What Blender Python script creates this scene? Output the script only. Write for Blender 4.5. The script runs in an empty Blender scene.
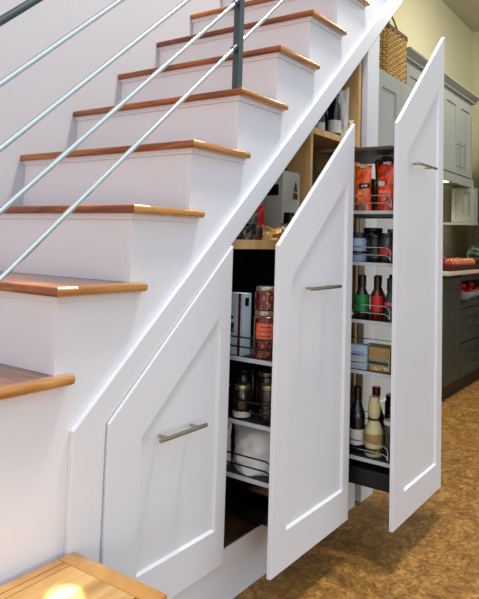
import bpy, bmesh, math, random
from mathutils import Vector, Matrix

sc = bpy.context.scene
COL = sc.collection
rnd = random.Random(7)

# ------------------------------------------------------------------ camera
cam_d = bpy.data.cameras.new('camera')
cam = bpy.data.objects.new('camera', cam_d)
COL.objects.link(cam)
R = Vector((0.55812145, -0.82928909, 0.02792958))
U = Vector((-0.07431379, -0.0164328, 0.99709951))
F = Vector((0.82642478, 0.55857817, 0.07079911))
mw = Matrix((R, U, -F)).transposed().to_4x4()
mw.translation = Vector((-0.42748, -1.10159, 1.04755))
cam.matrix_world = mw
cam_d.sensor_fit = 'HORIZONTAL'
cam_d.sensor_width = 36.0
cam_d.lens = 618.889 * 36.0 / 479.0
cam_d.shift_x = -(269.517 - 239.5) / 479.0
cam_d.shift_y = (196.833 - 299.5) / 479.0
cam_d.clip_start = 0.02
sc.camera = cam

# ------------------------------------------------------------------ light
w = bpy.data.worlds.new('world')
sc.world = w
w.use_nodes = True
wn, wl = w.node_tree.nodes, w.node_tree.links
wn.clear()
wo = wn.new('ShaderNodeOutputWorld')
bg = wn.new('ShaderNodeBackground')
tc = wn.new('ShaderNodeTexCoord')
sx = wn.new('ShaderNodeSeparateXYZ')
rp = wn.new('ShaderNodeValToRGB')
mr = wn.new('ShaderNodeMapRange')
mr.inputs[1].default_value = -1; mr.inputs[2].default_value = 1
wl.new(tc.outputs['Generated'], sx.inputs[0])
wl.new(sx.outputs['X'], mr.inputs[0])
wl.new(mr.outputs[0], rp.inputs[0])
rp.color_ramp.elements[0].position = 0.0
rp.color_ramp.elements[0].color = (1.16, 1.20, 1.32, 1)      # brighter assumed daylight on the riser side, no window built
rp.color_ramp.elements[1].position = 0.55
rp.color_ramp.elements[1].color = (0.70, 0.85, 1.0, 1)
wl.new(rp.outputs[0], bg.inputs[0])
zr = wn.new('ShaderNodeMapRange')                            # sky brighter towards the zenith
zr.inputs[1].default_value = 0.0; zr.inputs[2].default_value = 1.0
zr.inputs[3].default_value = 0.74; zr.inputs[4].default_value = 1.6
wl.new(sx.outputs['Z'], zr.inputs[0]); wl.new(zr.outputs[0], bg.inputs[1])
wl.new(bg.outputs[0], wo.inputs[0])

def area(name, loc, target, size, size_y, energy, color):
    d = bpy.data.lights.new(name, 'AREA')
    d.shape = 'RECTANGLE'; d.size = size; d.size_y = size_y
    d.energy = energy; d.color = color
    o = bpy.data.objects.new(name, d); COL.objects.link(o)
    o.location = loc
    o.rotation_euler = (Vector(target) - Vector(loc)).to_track_quat('-Z', 'Y').to_euler()
    return o
area('assumed_skylight', (1.55, -0.60, 4.6), (1.5, -0.35, 0), 0.40, 0.40, 125, (1.0, 0.96, 0.90))  # assumed unseen overhead source, inferred from the floor shadows under the pull-outs
area('added_kitchen_light', (4.6, -0.6, 3.3), (4.6, 0.2, 0), 0.6, 0.6, 36, (1.0, 0.95, 0.86))  # added unseen lamp; brightens the kitchen wall and cabinets
area('added_tall_fill', (-2.6, 0.3, 2.2), (0.6, 0.4, 1.2), 1.2, 1.6, 9, (1.0, 0.95, 0.90))  # added unseen fill lamp, no window there; lights the risers

area('added_low_warm_fill', (-1.3, -2.6, 0.7), (0.0, 0.0, 0.62), 0.7, 0.7, 15, (1.0, 0.80, 0.68))  # added unseen fill lamp, not a window; warms the lower left wall

def spot(name, loc, target, energy, deg, blend, color, rad=0.01):
    d = bpy.data.lights.new(name, 'SPOT')
    d.energy = energy; d.spot_size = math.radians(deg); d.spot_blend = blend
    d.color = color; d.shadow_soft_size = rad
    o = bpy.data.objects.new(name, d); COL.objects.link(o)
    o.location = loc
    o.rotation_euler = (Vector(target) - Vector(loc)).to_track_quat('-Z', 'Y').to_euler()
    return o
spot('added_landing_spot', (-0.9, -1.9, 3.3), (0.375, -0.118, 0.367), 6500, 1.15, 0.5, (1, .96, .88))  # added unseen spot lamp; stands in for an assumed sun patch on the landing
spot('added_nosing_spot', (2.34, 0.36, 3.20), (0.62, 0.12, 1.127), 1500, 13, 0.7, (1, .95, .85))  # added unseen spot lamp, not a sun; puts glints on the tread edges
spot('undercabinet_glow', (4.93, 0.66, 1.58), (5.0, 0.95, 1.1), 9, 130, 0.8, (1, .93, .8), 0.03)

sc.view_settings.view_transform = 'Standard'
sc.view_settings.look = 'None'
sc.view_settings.gamma = 1.0
sc.view_settings.use_curve_mapping = False
sc.view_settings.exposure = -0.14

# ------------------------------------------------------------------ materials
def srgb(r, g, b):
    f = lambda c: (c / 255 / 12.92) if c / 255 <= 0.04045 else ((c / 255 + 0.055) / 1.055) ** 2.4
    return (f(r), f(g), f(b), 1)

def new_mat(name):
    m = bpy.data.materials.new(name); m.use_nodes = True
    nt = m.node_tree
    return m, nt, nt.nodes['Principled BSDF']

def plain(name, rgb, rough=0.5, metal=0.0, noise=0.06, scale=30, bump=0.0, spec=0.5, alpha=None, trans=0.0, coat=0.0):
    m, nt, b = new_mat(name)
    N, L = nt.nodes, nt.links
    t = N.new('ShaderNodeTexCoord'); n = N.new('ShaderNodeTexNoise')
    n.inputs['Scale'].default_value = scale; n.inputs['Detail'].default_value = 4
    L.new(t.outputs['Object'], n.inputs['Vector'])
    mx = N.new('ShaderNodeMix'); mx.data_type = 'RGBA'
    c = srgb(*rgb)
    mx.inputs['A'].default_value = tuple(v * (1 - noise) for v in c[:3]) + (1,)
    mx.inputs['B'].default_value = tuple(min(1, v * (1 + noise)) for v in c[:3]) + (1,)
    L.new(n.outputs['Fac'], mx.inputs['Factor'])
    L.new(mx.outputs['Result'], b.inputs['Base Color'])
    b.inputs['Roughness'].default_value = rough
    b.inputs['Metallic'].default_value = metal
    b.inputs['Specular IOR Level'].default_value = spec
    b.inputs['Transmission Weight'].default_value = trans
    b.inputs['Coat Weight'].default_value = coat
    if bump:
        bp = N.new('ShaderNodeBump'); bp.inputs['Strength'].default_value = bump
        bp.inputs['Distance'].default_value = 0.01
        L.new(n.outputs['Fac'], bp.inputs['Height']); L.new(bp.outputs[0], b.inputs['Normal'])
    return m

def mottle(name, cols, scale=60, rough=0.25, coat=0.5):
    m, nt, b = new_mat(name)
    N, L = nt.nodes, nt.links
    t = N.new('ShaderNodeTexCoord'); n = N.new('ShaderNodeTexNoise')
    n.inputs['Scale'].default_value = scale; n.inputs['Detail'].default_value = 5; n.inputs['Distortion'].default_value = 0.8
    L.new(t.outputs['Object'], n.inputs['Vector'])
    r = N.new('ShaderNodeValToRGB'); e = r.color_ramp.elements
    k = len(cols)
    e[0].position = 0.34; e[0].color = srgb(*cols[0]); e[1].position = 0.66; e[1].color = srgb(*cols[-1])
    for i in range(1, k - 1):
        q = e.new(0.34 + 0.32 * i / (k - 1)); q.color = srgb(*cols[i])
    L.new(n.outputs['Fac'], r.inputs[0]); L.new(r.outputs[0], b.inputs['Base Color'])
    b.inputs['Roughness'].default_value = rough; b.inputs['Coat Weight'].default_value = coat
    return m

def wood(name, dark, mid, light, stretch=(14, 1.2, 14), rough=0.25, coat=0.3, scale=2.2, boards=None):
    m, nt, b = new_mat(name)
    N, L = nt.nodes, nt.links
    t = N.new('ShaderNodeTexCoord'); mp = N.new('ShaderNodeMapping')
    mp.inputs['Scale'].default_value = stretch
    L.new(t.outputs['Object'], mp.inputs['Vector'])
    n = N.new('ShaderNodeTexNoise'); n.inputs['Scale'].default_value = scale
    n.inputs['Detail'].default_value = 7; n.inputs['Roughness'].default_value = 0.6
    n.inputs['Distortion'].default_value = 0.6
    L.new(mp.outputs[0], n.inputs['Vector'])
    r = N.new('ShaderNodeValToRGB')
    e = r.color_ramp.elements
    e[0].position = 0.3; e[0].color = srgb(*dark)
    e[1].position = 0.72; e[1].color = srgb(*light)
    k = e.new(0.5); k.color = srgb(*mid)
    L.new(n.outputs['Fac'], r.inputs[0])
    out = r.outputs[0]
    if boards:
        axis, width = boards
        sp = N.new('ShaderNodeSeparateXYZ'); L.new(t.outputs['Object'], sp.inputs[0])
        d = N.new('ShaderNodeMath'); d.operation = 'DIVIDE'; d.inputs[1].default_value = width
        L.new(sp.outputs[axis], d.inputs[0])
        fl = N.new('ShaderNodeMath'); fl.operation = 'FLOOR'; L.new(d.outputs[0], fl.inputs[0])
        wn_ = N.new('ShaderNodeTexWhiteNoise'); wn_.noise_dimensions = '1D'
        L.new(fl.outputs[0], wn_.inputs['W'])
        hs = N.new('ShaderNodeHueSaturation')
        ma = N.new('ShaderNodeMapRange'); ma.inputs[3].default_value = 0.8; ma.inputs[4].default_value = 1.12
        L.new(wn_.outputs['Value'], ma.inputs[0]); L.new(ma.outputs[0], hs.inputs['Value'])
        L.new(out, hs.inputs['Color']); out = hs.outputs[0]
    L.new(out, b.inputs['Base Color'])
    b.inputs['Roughness'].default_value = rough
    b.inputs['Coat Weight'].default_value = coat
    b.inputs['Coat Roughness'].default_value = 0.12
    bp = N.new('ShaderNodeBump'); bp.inputs['Strength'].default_value = 0.06
    bp.inputs['Distance'].default_value = 0.004
    L.new(n.outputs['Fac'], bp.inputs['Height']); L.new(bp.outputs[0], b.inputs['Normal'])
    return m

def cork(name):
    m, nt, b = new_mat(name)
    N, L = nt.nodes, nt.links
    t = N.new('ShaderNodeTexCoord')
    def noise(s, det, dist=0.0):
        n = N.new('ShaderNodeTexNoise'); n.inputs['Scale'].default_value = s
        n.inputs['Detail'].default_value = det; n.inputs['Roughness'].default_value = 0.65
        n.inputs['Distortion'].default_value = dist
        L.new(t.outputs['Object'], n.inputs['Vector']); return n
    a = noise(13, 8, 1.5); c = noise(75, 6, 1.0)
    v = N.new('ShaderNodeTexVoronoi'); v.inputs['Scale'].default_value = 60
    L.new(t.outputs['Object'], v.inputs['Vector'])
    ra = N.new('ShaderNodeValToRGB'); e = ra.color_ramp.elements
    e[0].position = 0.32; e[0].color = srgb(*CORK[0])
    e[1].position = 0.68; e[1].color = srgb(*CORK[2])
    k = e.new(0.5); k.color = srgb(*CORK[1])
    ad = N.new('ShaderNodeMix'); ad.data_type = 'FLOAT'; ad.inputs['Factor'].default_value = 0.5
    L.new(a.outputs['Fac'], ad.inputs['A']); L.new(c.outputs['Fac'], ad.inputs['B'])
    L.new(ad.outputs['Result'], ra.inputs[0])
    rv = N.new('ShaderNodeValToRGB'); rv.color_ramp.elements[0].position = 0.0
    rv.color_ramp.elements[0].color = (1.12, 1.1, 1.0, 1)
    rv.color_ramp.elements[1].position = 0.75; rv.color_ramp.elements[1].color = (0.72, 0.70, 0.66, 1)
    L.new(v.outputs['Distance'], rv.inputs[0])
    mu = N.new('ShaderNodeMix'); mu.data_type = 'RGBA'; mu.blend_type = 'MULTIPLY'
    mu.inputs['Factor'].default_value = 0.6
    L.new(ra.outputs[0], mu.inputs['A']); L.new(rv.outputs[0], mu.inputs['B'])
    L.new(mu.outputs['Result'], b.inputs['Base Color'])
    b.inputs['Roughness'].default_value = 0.5
    b.inputs['Specular IOR Level'].default_value = 0.25
    bp = N.new('ShaderNodeBump'); bp.inputs['Strength'].default_value = 0.15
    bp.inputs['Distance'].default_value = 0.003
    L.new(c.outputs['Fac'], bp.inputs['Height']); L.new(bp.outputs[0], b.inputs['Normal'])
    return m

def melon_skin(name):
    m, nt, b = new_mat(name)
    N, L = nt.nodes, nt.links
    t = N.new('ShaderNodeTexCoord'); wv = N.new('ShaderNodeTexWave')
    wv.bands_direction = 'Z'; wv.inputs['Scale'].default_value = 7
    wv.inputs['Distortion'].default_value = 5; wv.inputs['Detail'].default_value = 4
    L.new(t.outputs['Object'], wv.inputs['Vector'])
    r = N.new('ShaderNodeValToRGB')
    r.color_ramp.elements[0].color = srgb(20, 48, 18); r.color_ramp.elements[1].color = srgb(88, 125, 62)
    r.color_ramp.elements[0].position = 0.45; r.color_ramp.elements[1].position = 0.95
    L.new(wv.outputs['Fac'], r.inputs[0]); L.new(r.outputs[0], b.inputs['Base Color'])
    b.inputs['Roughness'].default_value = 0.3
    return m

def emit(name, rgb, strength):
    m, nt, b = new_mat(name)
    b.inputs['Base Color'].default_value = srgb(*rgb)
    b.inputs['Emission Color'].default_value = srgb(*rgb)
    b.inputs['Emission Strength'].default_value = strength
    return m

CORK = ((58, 36, 14), (148, 104, 48), (210, 166, 96))
MAT = dict(
    white=plain('white_cabinet_paint', (226, 228, 232), 0.38, noise=0.015, scale=6),
    wallw=plain('white_wall_paint', (197, 199, 203), 0.75, noise=0.02, scale=4),
    stairw=plain('white_stair_paint', (229, 230, 235), 0.5, noise=0.015, scale=5),
    yellow=plain('pale_yellow_wall_paint', (234, 229, 190), 0.8, noise=0.02, scale=3),
    ceil=plain('beige_ceiling_paint', (205, 200, 176), 0.85, noise=0.02, scale=3),
    tread=wood('stair_tread_oak', (88, 40, 12), (146, 78, 28), (196, 124, 54), stretch=(16, 1.4, 16)),
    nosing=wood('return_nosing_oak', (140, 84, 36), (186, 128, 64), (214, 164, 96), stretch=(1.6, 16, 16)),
    landing=wood('landing_oak', (170, 112, 46), (214, 160, 84), (236, 192, 120), stretch=(1.6, 14, 14), boards=('Y', 0.09)),
    band=wood('landing_edge_oak', (150, 94, 38), (194, 136, 64), (220, 168, 94), stretch=(3, 3, 14)),
    ply=wood('birch_plywood', (178, 132, 78), (204, 164, 108), (222, 186, 134), stretch=(8, 8, 1.2), rough=0.5, coat=0.05),
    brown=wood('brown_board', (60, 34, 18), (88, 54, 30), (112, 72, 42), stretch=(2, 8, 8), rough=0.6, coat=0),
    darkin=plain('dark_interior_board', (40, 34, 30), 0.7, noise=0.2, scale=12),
    cork=cork('cork_floor'),
    steel=plain('brushed_steel', (226, 230, 232), 0.2, 1.0, noise=0.04, scale=60),
    nickel=plain('brushed_nickel', (176, 166, 150), 0.3, 1.0, noise=0.04, scale=60),
    darksteel=plain('dark_grey_steel', (78, 90, 92), 0.42, 0.55, noise=0.06, scale=25),
    graphite=plain('graphite_metal', (70, 72, 66), 0.5, 0.3, noise=0.06, scale=20),
    blackmetal=plain('black_metal', (22, 23, 24), 0.4, 0.4, noise=0.1),
    tray=plain('light_grey_tray', (176, 179, 182), 0.35, 0.0, noise=0.03),
    traymat=plain('dark_tray_mat', (38, 40, 40), 0.6, noise=0.1),
    chrome=plain('chrome_wire', (190, 192, 192), 0.15, 1.0, noise=0.02),
    kgrey=plain('grey_green_cabinet_paint', (164, 168, 158), 0.5, noise=0.02, scale=5),
    kgrey2=plain('pale_grey_cabinet_paint', (186, 190, 186), 0.5, noise=0.02, scale=5),
    kdark=plain('dark_olive_cabinet_paint', (50, 50, 38), 0.5, noise=0.06, scale=5),
    counter=plain('pale_stone_counter', (205, 190, 160), 0.3, noise=0.12, scale=40),
    olive=plain('olive_tile_splashback', (214, 206, 170), 0.5, noise=0.1, scale=10),
    wicker=plain('golden_wicker', (238, 184, 104), 0.6, noise=0.45, scale=90, bump=0.4),
    wickerd=plain('brown_wicker_rim', (132, 78, 38), 0.6, noise=0.3, scale=80, bump=0.4),
    cane=plain('olive_cane', (120, 118, 52), 0.6, noise=0.2, scale=40),
    glow=emit('warm_lamp_glass', (255, 240, 205), 8),
    dglass=plain('dark_bottle_glass', (14, 16, 24), 0.12, 0.0, noise=0.2, coat=0.6),
    gglass=plain('green_bottle_glass', (16, 34, 22), 0.12, 0.0, noise=0.2, coat=0.6),
    jarglass=mottle('dark_jar_contents', ((10, 8, 8), (40, 26, 20), (18, 16, 16), (84, 56, 36)), 70),
    redjar=mottle('reddish_brown_jar_contents', ((30, 14, 10), (120, 30, 18), (60, 26, 14), (196, 110, 56)), 70),
    gold=plain('gold_lid', (150, 142, 104), 0.32, 0.8, noise=0.05),
    silver=plain('silver_lid', (190, 184, 170), 0.3, 0.8, noise=0.05),
    black=plain('black_plastic', (16, 15, 16), 0.35, noise=0.1),
    paper=plain('white_paper_label', (206, 204, 196), 0.6, noise=0.06, scale=60),
    pkg=plain('white_packet', (222, 220, 214), 0.5, noise=0.03, scale=15, bump=0.1),
    cream=plain('cream_wrapped_bottle', (206, 196, 146), 0.5, noise=0.15, scale=40),
    red=plain('red_print', (196, 28, 22), 0.4, noise=0.15, scale=40),
    darkred=mottle('dark_red_print', ((40, 10, 12), (110, 22, 20), (64, 20, 16)), 50),
    orange=mottle('orange_packet_film', ((206, 60, 16), (244, 96, 24), (250, 140, 60)), 30),
    orangered=mottle('red_orange_packet_film', ((120, 18, 12), (214, 40, 18), (236, 84, 34), (180, 30, 16)), 28),
    green=plain('green_print', (20, 120, 62), 0.4, noise=0.2, scale=30),
    dgreen=plain('dark_green_plastic', (22, 66, 40), 0.4, noise=0.2, scale=30),
    bluelab=plain('pale_blue_label', (150, 168, 200), 0.5, noise=0.12, scale=60),
    ice=plain('pale_blue_box', (176, 198, 212), 0.5, noise=0.1, scale=60),
    tan=plain('tan_cardboard', (164, 134, 80), 0.6, noise=0.12, scale=40),
    olivep=mottle('olive_print', ((24, 34, 24), (70, 78, 36), (40, 60, 50), (170, 160, 70)), 60),
    snack=mottle('snack_bag_print', ((28, 24, 22), (110, 84, 60), (60, 70, 66), (190, 168, 140)), 45),
    pink=plain('pink_print', (226, 84, 110), 0.5, noise=0.1),
    peach=plain('orange_paper_label', (232, 104, 72), 0.5, noise=0.1, scale=50),
    tin=plain('pale_cream_tin', (196, 198, 186), 0.35, noise=0.06, scale=10),
    amber=mottle('amber_print', ((120, 66, 24), (206, 150, 60), (236, 206, 140)), 60),
    apple=mottle('apple_skin', ((120, 20, 18), (190, 40, 30), (206, 96, 50)), 14),
    applegold=mottle('golden_apple_skin', ((176, 52, 30), (206, 116, 56), (220, 160, 84)), 14),
    stalk=plain('fruit_stalk', (70, 50, 26), 0.7),
    redwood=plain('dark_red_wood', (70, 16, 14), 0.4, noise=0.2),
    melon=melon_skin('watermelon_skin'),
    bowl=plain('white_bowl_glaze', (224, 220, 210), 0.25, noise=0.02),
)

# ------------------------------------------------------------------ mesh helpers
class MB:
    def __init__(self): self.bm = bmesh.new()
    def _bev(self, geom, bevel, seg=2):
        if bevel > 0:
            ed = [e for e in geom if isinstance(e, bmesh.types.BMEdge)]
            bmesh.ops.bevel(self.bm, geom=ed, offset=bevel, segments=seg, profile=0.5, affect='EDGES', clamp_overlap=True)
    def box(self, lo, hi, bevel=0.0, seg=2, idx=0):
        x0, y0, z0 = lo; x1, y1, z1 = hi
        return self.prism([(x0, y0), (x1, y0), (x1, y1), (x0, y1)], 'z', z0, z1, bevel, seg, idx)
    def prism(self, poly, axis, a, b, bevel=0.0, seg=2, idx=0):
        def P(u, v, t):
            return {'z': (u, v, t), 'y': (u, t, v), 'x': (t, u, v)}[axis]
        va = [self.bm.verts.new(P(u, v, a)) for u, v in poly]
        vb = [self.bm.verts.new(P(u, v, b)) for u, v in poly]
        fs = [self.bm.faces.new(va), self.bm.faces.new(vb)]
        n = len(poly)
        for i in range(n):
            fs.append(self.bm.faces.new((va[i], va[(i + 1) % n], vb[(i + 1) % n], vb[i])))
        for f in fs: f.material_index = idx
        if bevel > 0:
            ed = {e for f in fs for e in f.edges}
            self._bev(list(ed), bevel, seg)
        return self
    def tube(self, pts, r, seg=10, closed=False, cap=True):
        pts = [Vector(p) for p in pts]
        n = len(pts)
        rs = r if isinstance(r, (list, tuple)) else [r] * n
        up = None; rings = []
        for i, p in enumerate(pts):
            if closed: t = (pts[(i + 1) % n] - pts[i - 1])
            elif i == 0: t = pts[1] - p
            elif i == n - 1: t = p - pts[-2]
            else: t = (pts[i + 1] - p).normalized() + (p - pts[i - 1]).normalized()
            t.normalize()
            if up is None:
                up = Vector((0, 0, 1)) if abs(t.z) < 0.9 else Vector((1, 0, 0))
            side = t.cross(up)
            if side.length < 1e-5: side = t.cross(Vector((0.3, 1, 0.2)))
            side.normalize(); up = side.cross(t).normalized()
            rings.append([self.bm.verts.new(p + (side * math.cos(a) + up * math.sin(a)) * rs[i])
                          for a in [2 * math.pi * k / seg for k in range(seg)]])
        m = n if closed else n - 1
        for i in range(m):
            A, B = rings[i], rings[(i + 1) % n]
            for k in range(seg):
                self.bm.faces.new((A[k], A[(k + 1) % seg], B[(k + 1) % seg], B[k]))
        if cap and not closed:
            self.bm.faces.new(rings[0][::-1]); self.bm.faces.new(rings[-1])
        return self
    def lathe(self, prof, c=(0, 0, 0), seg=24, sx=1.0, sy=1.0):
        rings = []
        for r, z in prof:
            if r < 1e-6:
                rings.append([self.bm.verts.new((c[0], c[1], c[2] + z))])
            else:
                rings.append([self.bm.verts.new((c[0] + sx * r * math.cos(2 * math.pi * k / seg),
                              c[1] + sy * r * math.sin(2 * math.pi * k / seg), c[2] + z)) for k in range(seg)])
        for A, B in zip(rings, rings[1:]):
            for k in range(seg):
                k2 = (k + 1) % seg
                if len(A) == 1 and len(B) == 1: continue
                if len(A) == 1: self.bm.faces.new((A[0], B[k2], B[k]))
                elif len(B) == 1: self.bm.faces.new((A[k], A[k2], B[0]))
                else: self.bm.faces.new((A[k], A[k2], B[k2], B[k]))
        return self
    def build(self, name, mat, parent=None, off=(0, 0, 0), smooth=False, loc=None, angle=35):
        bm = self.bm
        bmesh.ops.recalc_face_normals(bm, faces=bm.faces)
        if any(off): bmesh.ops.translate(bm, verts=bm.verts, vec=-Vector(off))
        me = bpy.data.meshes.new(name); bm.to_mesh(me); bm.free()
        for m in (mat if isinstance(mat, (list, tuple)) else [mat]): me.materials.append(MAT[m])
        if smooth:
            me.polygons.foreach_set('use_smooth', [True] * len(me.polygons))
            me.set_sharp_from_angle(angle=math.radians(angle))
        o = bpy.data.objects.new(name, me); COL.objects.link(o)
        if parent is not None: o.parent = parent
        if loc is not None: o.location = loc
        return o

def tag(o, label, cat, group=None, kind=None):
    if label: o['label'] = label
    if cat: o['category'] = cat
    if group: o['group'] = group
    if kind: o['kind'] = kind
    return o

def thing(name, label, cat, loc=(0, 0, 0), rz=0.0, group=None):
    o = bpy.data.objects.new(name, None); COL.objects.link(o)
    o.empty_display_size = 0.05
    o.location = loc; o.rotation_euler = (0, 0, rz)
    return tag(o, label, cat, group)

def struct(o):
    o['kind'] = 'structure'; return o

# ------------------------------------------------------------------ dimensions (metres)
RUN, RISE, Z0 = 0.2075, 0.19, 0.5565          # tread i: nose at x = RUN*i, top at z = Z0 + RISE*i
SL = RISE / RUN
TH, DEP, W = 0.0214, 0.2690, 0.7788
NT = 12
soff = lambda x: 0.0897 + SL * x              # slanted line of the cupboard opening
ridge = lambda x: 0.1762 + SL * x             # top line of the skirt board
LZ = 0.3665                                   # landing top

# ------------------------------------------------------------------ room shell
m = MB(); m.box((-4.5, -4.5, -0.05), (6.9, 1.0, 0.0)); struct(m.build('floor', 'cork'))
m = MB(); m.box((-3.2, W, 0.0), (2.25, W + 0.12, 3.5)); struct(m.build('wall_left', 'wallw'))
m = MB(); m.box((2.2501, 0.9, 0.0), (6.6, 1.02, 3.5)); struct(m.build('wall_kitchen', 'yellow'))
m = MB(); m.box((6.6, -4.5, 0.0), (6.72, 1.02, 3.5)); struct(m.build('wall_far', 'yellow'))
m = MB(); m.box((2.3, -2.4, 3.5), (6.9, 1.02, 3.6)); m.box((-3.2, 0.2, 3.5), (2.3, 1.02, 3.6)); struct(m.build('ceiling', 'ceil'))
m = MB(); m.box((3.66, 0.888, 0.875), (6.59, 0.8995, 1.62)); struct(m.build('trim_splashback', 'olive'))

# ------------------------------------------------------------------ staircase
stair = thing('staircase', 'white staircase with oak treads climbing along the wall away from the camera', 'staircase', (0.0, 0.0, 0.0))
for i in range(NT + 1):
    x, z = RUN * i, Z0 + RISE * i
    t = MB()
    poly = [(x, 0.0), (x + 0.0265, 0.0265), (x + RUN + 0.0218, 0.0265), (x + RUN + 0.0218, W - 0.001), (x, W - 0.001)]
    t.prism(poly, 'z', z - TH, z)
    ed = [e for e in t.bm.edges if abs(e.verts[0].co.z - e.verts[1].co.z) < 1e-6 and abs((e.verts[0].co.x + e.verts[1].co.x) / 2 - x) < 1e-4]
    bmesh.ops.bevel(t.bm, geom=ed, offset=0.0075, segments=4, profile=0.5, affect='EDGES', clamp_overlap=True)
    tb = t.build('tread', 'tread', stair, smooth=True, angle=50)
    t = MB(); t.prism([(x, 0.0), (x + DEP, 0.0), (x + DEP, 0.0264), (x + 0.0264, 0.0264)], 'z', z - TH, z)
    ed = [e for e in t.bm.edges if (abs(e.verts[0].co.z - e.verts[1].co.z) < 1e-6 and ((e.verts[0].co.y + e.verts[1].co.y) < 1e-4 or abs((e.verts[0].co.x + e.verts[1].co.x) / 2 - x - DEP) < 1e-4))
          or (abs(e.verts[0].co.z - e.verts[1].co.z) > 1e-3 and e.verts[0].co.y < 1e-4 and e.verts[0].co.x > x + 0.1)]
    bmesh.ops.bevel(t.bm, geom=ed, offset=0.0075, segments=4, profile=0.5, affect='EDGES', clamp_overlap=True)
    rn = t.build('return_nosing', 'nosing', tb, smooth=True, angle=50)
    r = MB()
    r.box((x + 0.022, 0.0455, z - RISE + (0.0005)), (x + 0.040, W - 0.001, z - TH - 0.0005))
    r.build('riser', 'stairw', stair)
    c = MB()                                               # cove moulding under the nosing, front and return
    for d, zz in ((0.010, 0.006), (0.006, 0.013)):
        c.box((x + 0.022 - d, 0.0268 - d, z - TH - zz), (x + 0.0221, W - 0.001, z - TH - 0.0003))
        c.box((x + 0.0215, 0.0268 - d, z - TH - zz), (x + RUN + 0.022 + 0.030, 0.0267, z - TH - 0.0003))
    c.build('cove_moulding', 'stairw', stair)
# side panel under the treads
poly = [(0.022, 0.0)]
for i in range(NT + 1):
    x, z = RUN * i + 0.022, Z0 + RISE * i - TH - 0.0006
    poly += [(x, z), (x + RUN, z)]
xe = RUN * (NT + 1) + 0.022
poly += [(xe, soff(xe) + 0.01), (0.57, soff(0.57) + 0.01), (0.57, 0.0)]
s = MB(); s.prism(poly, 'y', 0.027, 0.045); s.build('side_panel', 'stairw', stair)
# skirt board: slanted board with a vertical foot
xs = xe - 0.03
poly = [(0.485, 0.0), (0.485, ridge(0.485)), (xs, ridge(xs)), (xs, soff(xs)), (0.5770, soff(0.5770)), (0.5770, 0.0)]
s = MB(); s.prism(poly, 'y', 0.0125, 0.0269)
o = s.build('skirt_board', 'white', stair)
bv = o.modifiers.new('bevel', 'BEVEL'); bv.width = 0.002; bv.segments = 2; bv.limit_method = 'ANGLE'
# soffit beyond the cupboard
s = MB(); s.prism([(2.07, soff(2.07) + 0.002), (xe, soff(xe) + 0.002), (xe, soff(xe) + 0.02), (2.07, soff(2.07) + 0.02)], 'y', 0.0455, W - 0.001)
s.build('soffit', 'stairw', stair)

# landing that sticks out in front of the stair
land = thing('stair_landing', 'low oak landing box with banded edge at the foot of the stair', 'landing', (0.2, -0.12, 0))
l = MB(); l.prism([(-1.3, -0.245), (0.485, -0.245), (0.485, 0.011), (0.02, 0.011), (0.02, W - 0.001), (-1.3, W - 0.001)], 'z', 0.0, LZ - 0.0225)
l.build('base', 'stairw', land, off=(0.2, -0.12, 0))
l = MB(); l.prism([(-1.31, -0.222), (0.457, -0.222), (0.457, -0.033), (0.02, -0.033), (0.02, W - 0.002), (-1.31, W - 0.002)], 'z', LZ - 0.022, LZ)
l.build('top_boards', 'landing', land, off=(0.2, -0.12, 0))
l = MB()
l.box((0.4585, -0.264, LZ - 0.022), (0.503, 0.0115, LZ), 0.005)
l.box((-1.31, -0.264, LZ - 0.022), (0.457, -0.2235, LZ), 0.005)
l.build('edge_band', 'band', land, off=(0.2, -0.12, 0), smooth=True)
l = MB()
l.box((0.022, -0.0315, LZ - 0.022), (0.457, -0.0135, LZ + 0.0005), 0.002)
l.box((0.022, -0.012, LZ - 0.022), (0.457, 0.0115, LZ + 0.001), 0.003)
l.build('wall_band', 'band', land, off=(0.2, -0.12, 0), smooth=True)

# railing
rail = thing('stair_railing', 'stair railing of a dark steel post and slanting steel rods', 'railing', (1.05, 0.02, 1.5065))
PX, PY = 1.055, 0.032
for px_, pz0, pz1 in ((PX, 1.5066, 2.20), (0.06, Z0 + 0.0001, 1.29), (2.335, Z0 + 11 * RISE + 0.0001, 3.37)):
    p = MB(); p.box((px_ - 0.0115, PY - 0.0115, pz0), (px_ + 0.0115, PY + 0.0115, pz1), 0.001)
    p.build('post', 'darksteel', rail, off=(1.05, 0.02, 1.5065))
for k, offz in enumerate((0.680, 0.822, 0.954, 1.091, 1.224)):
    q = MB(); rr = 0.0062 if k < 4 else 0.0085
    q.tube([(0.062, PY, offz + 0.062 * SL), (2.335, PY, offz + 2.335 * SL)], rr, 14)
    rod = q.build('rod' if k < 4 else 'handrail', 'steel' if k < 4 else 'darksteel', rail, off=(1.05, 0.02, 1.5065), smooth=True)
    q = MB()
    zc = offz + PX * SL
    q.tube([(PX - 0.026, PY, zc - 0.026 * SL), (PX - 0.010, PY, zc - 0.010 * SL)], rr * 1.5, 14)
    q.build('collar', 'darksteel', rod, off=(1.05, 0.02, 1.5065), smooth=True)

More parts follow.
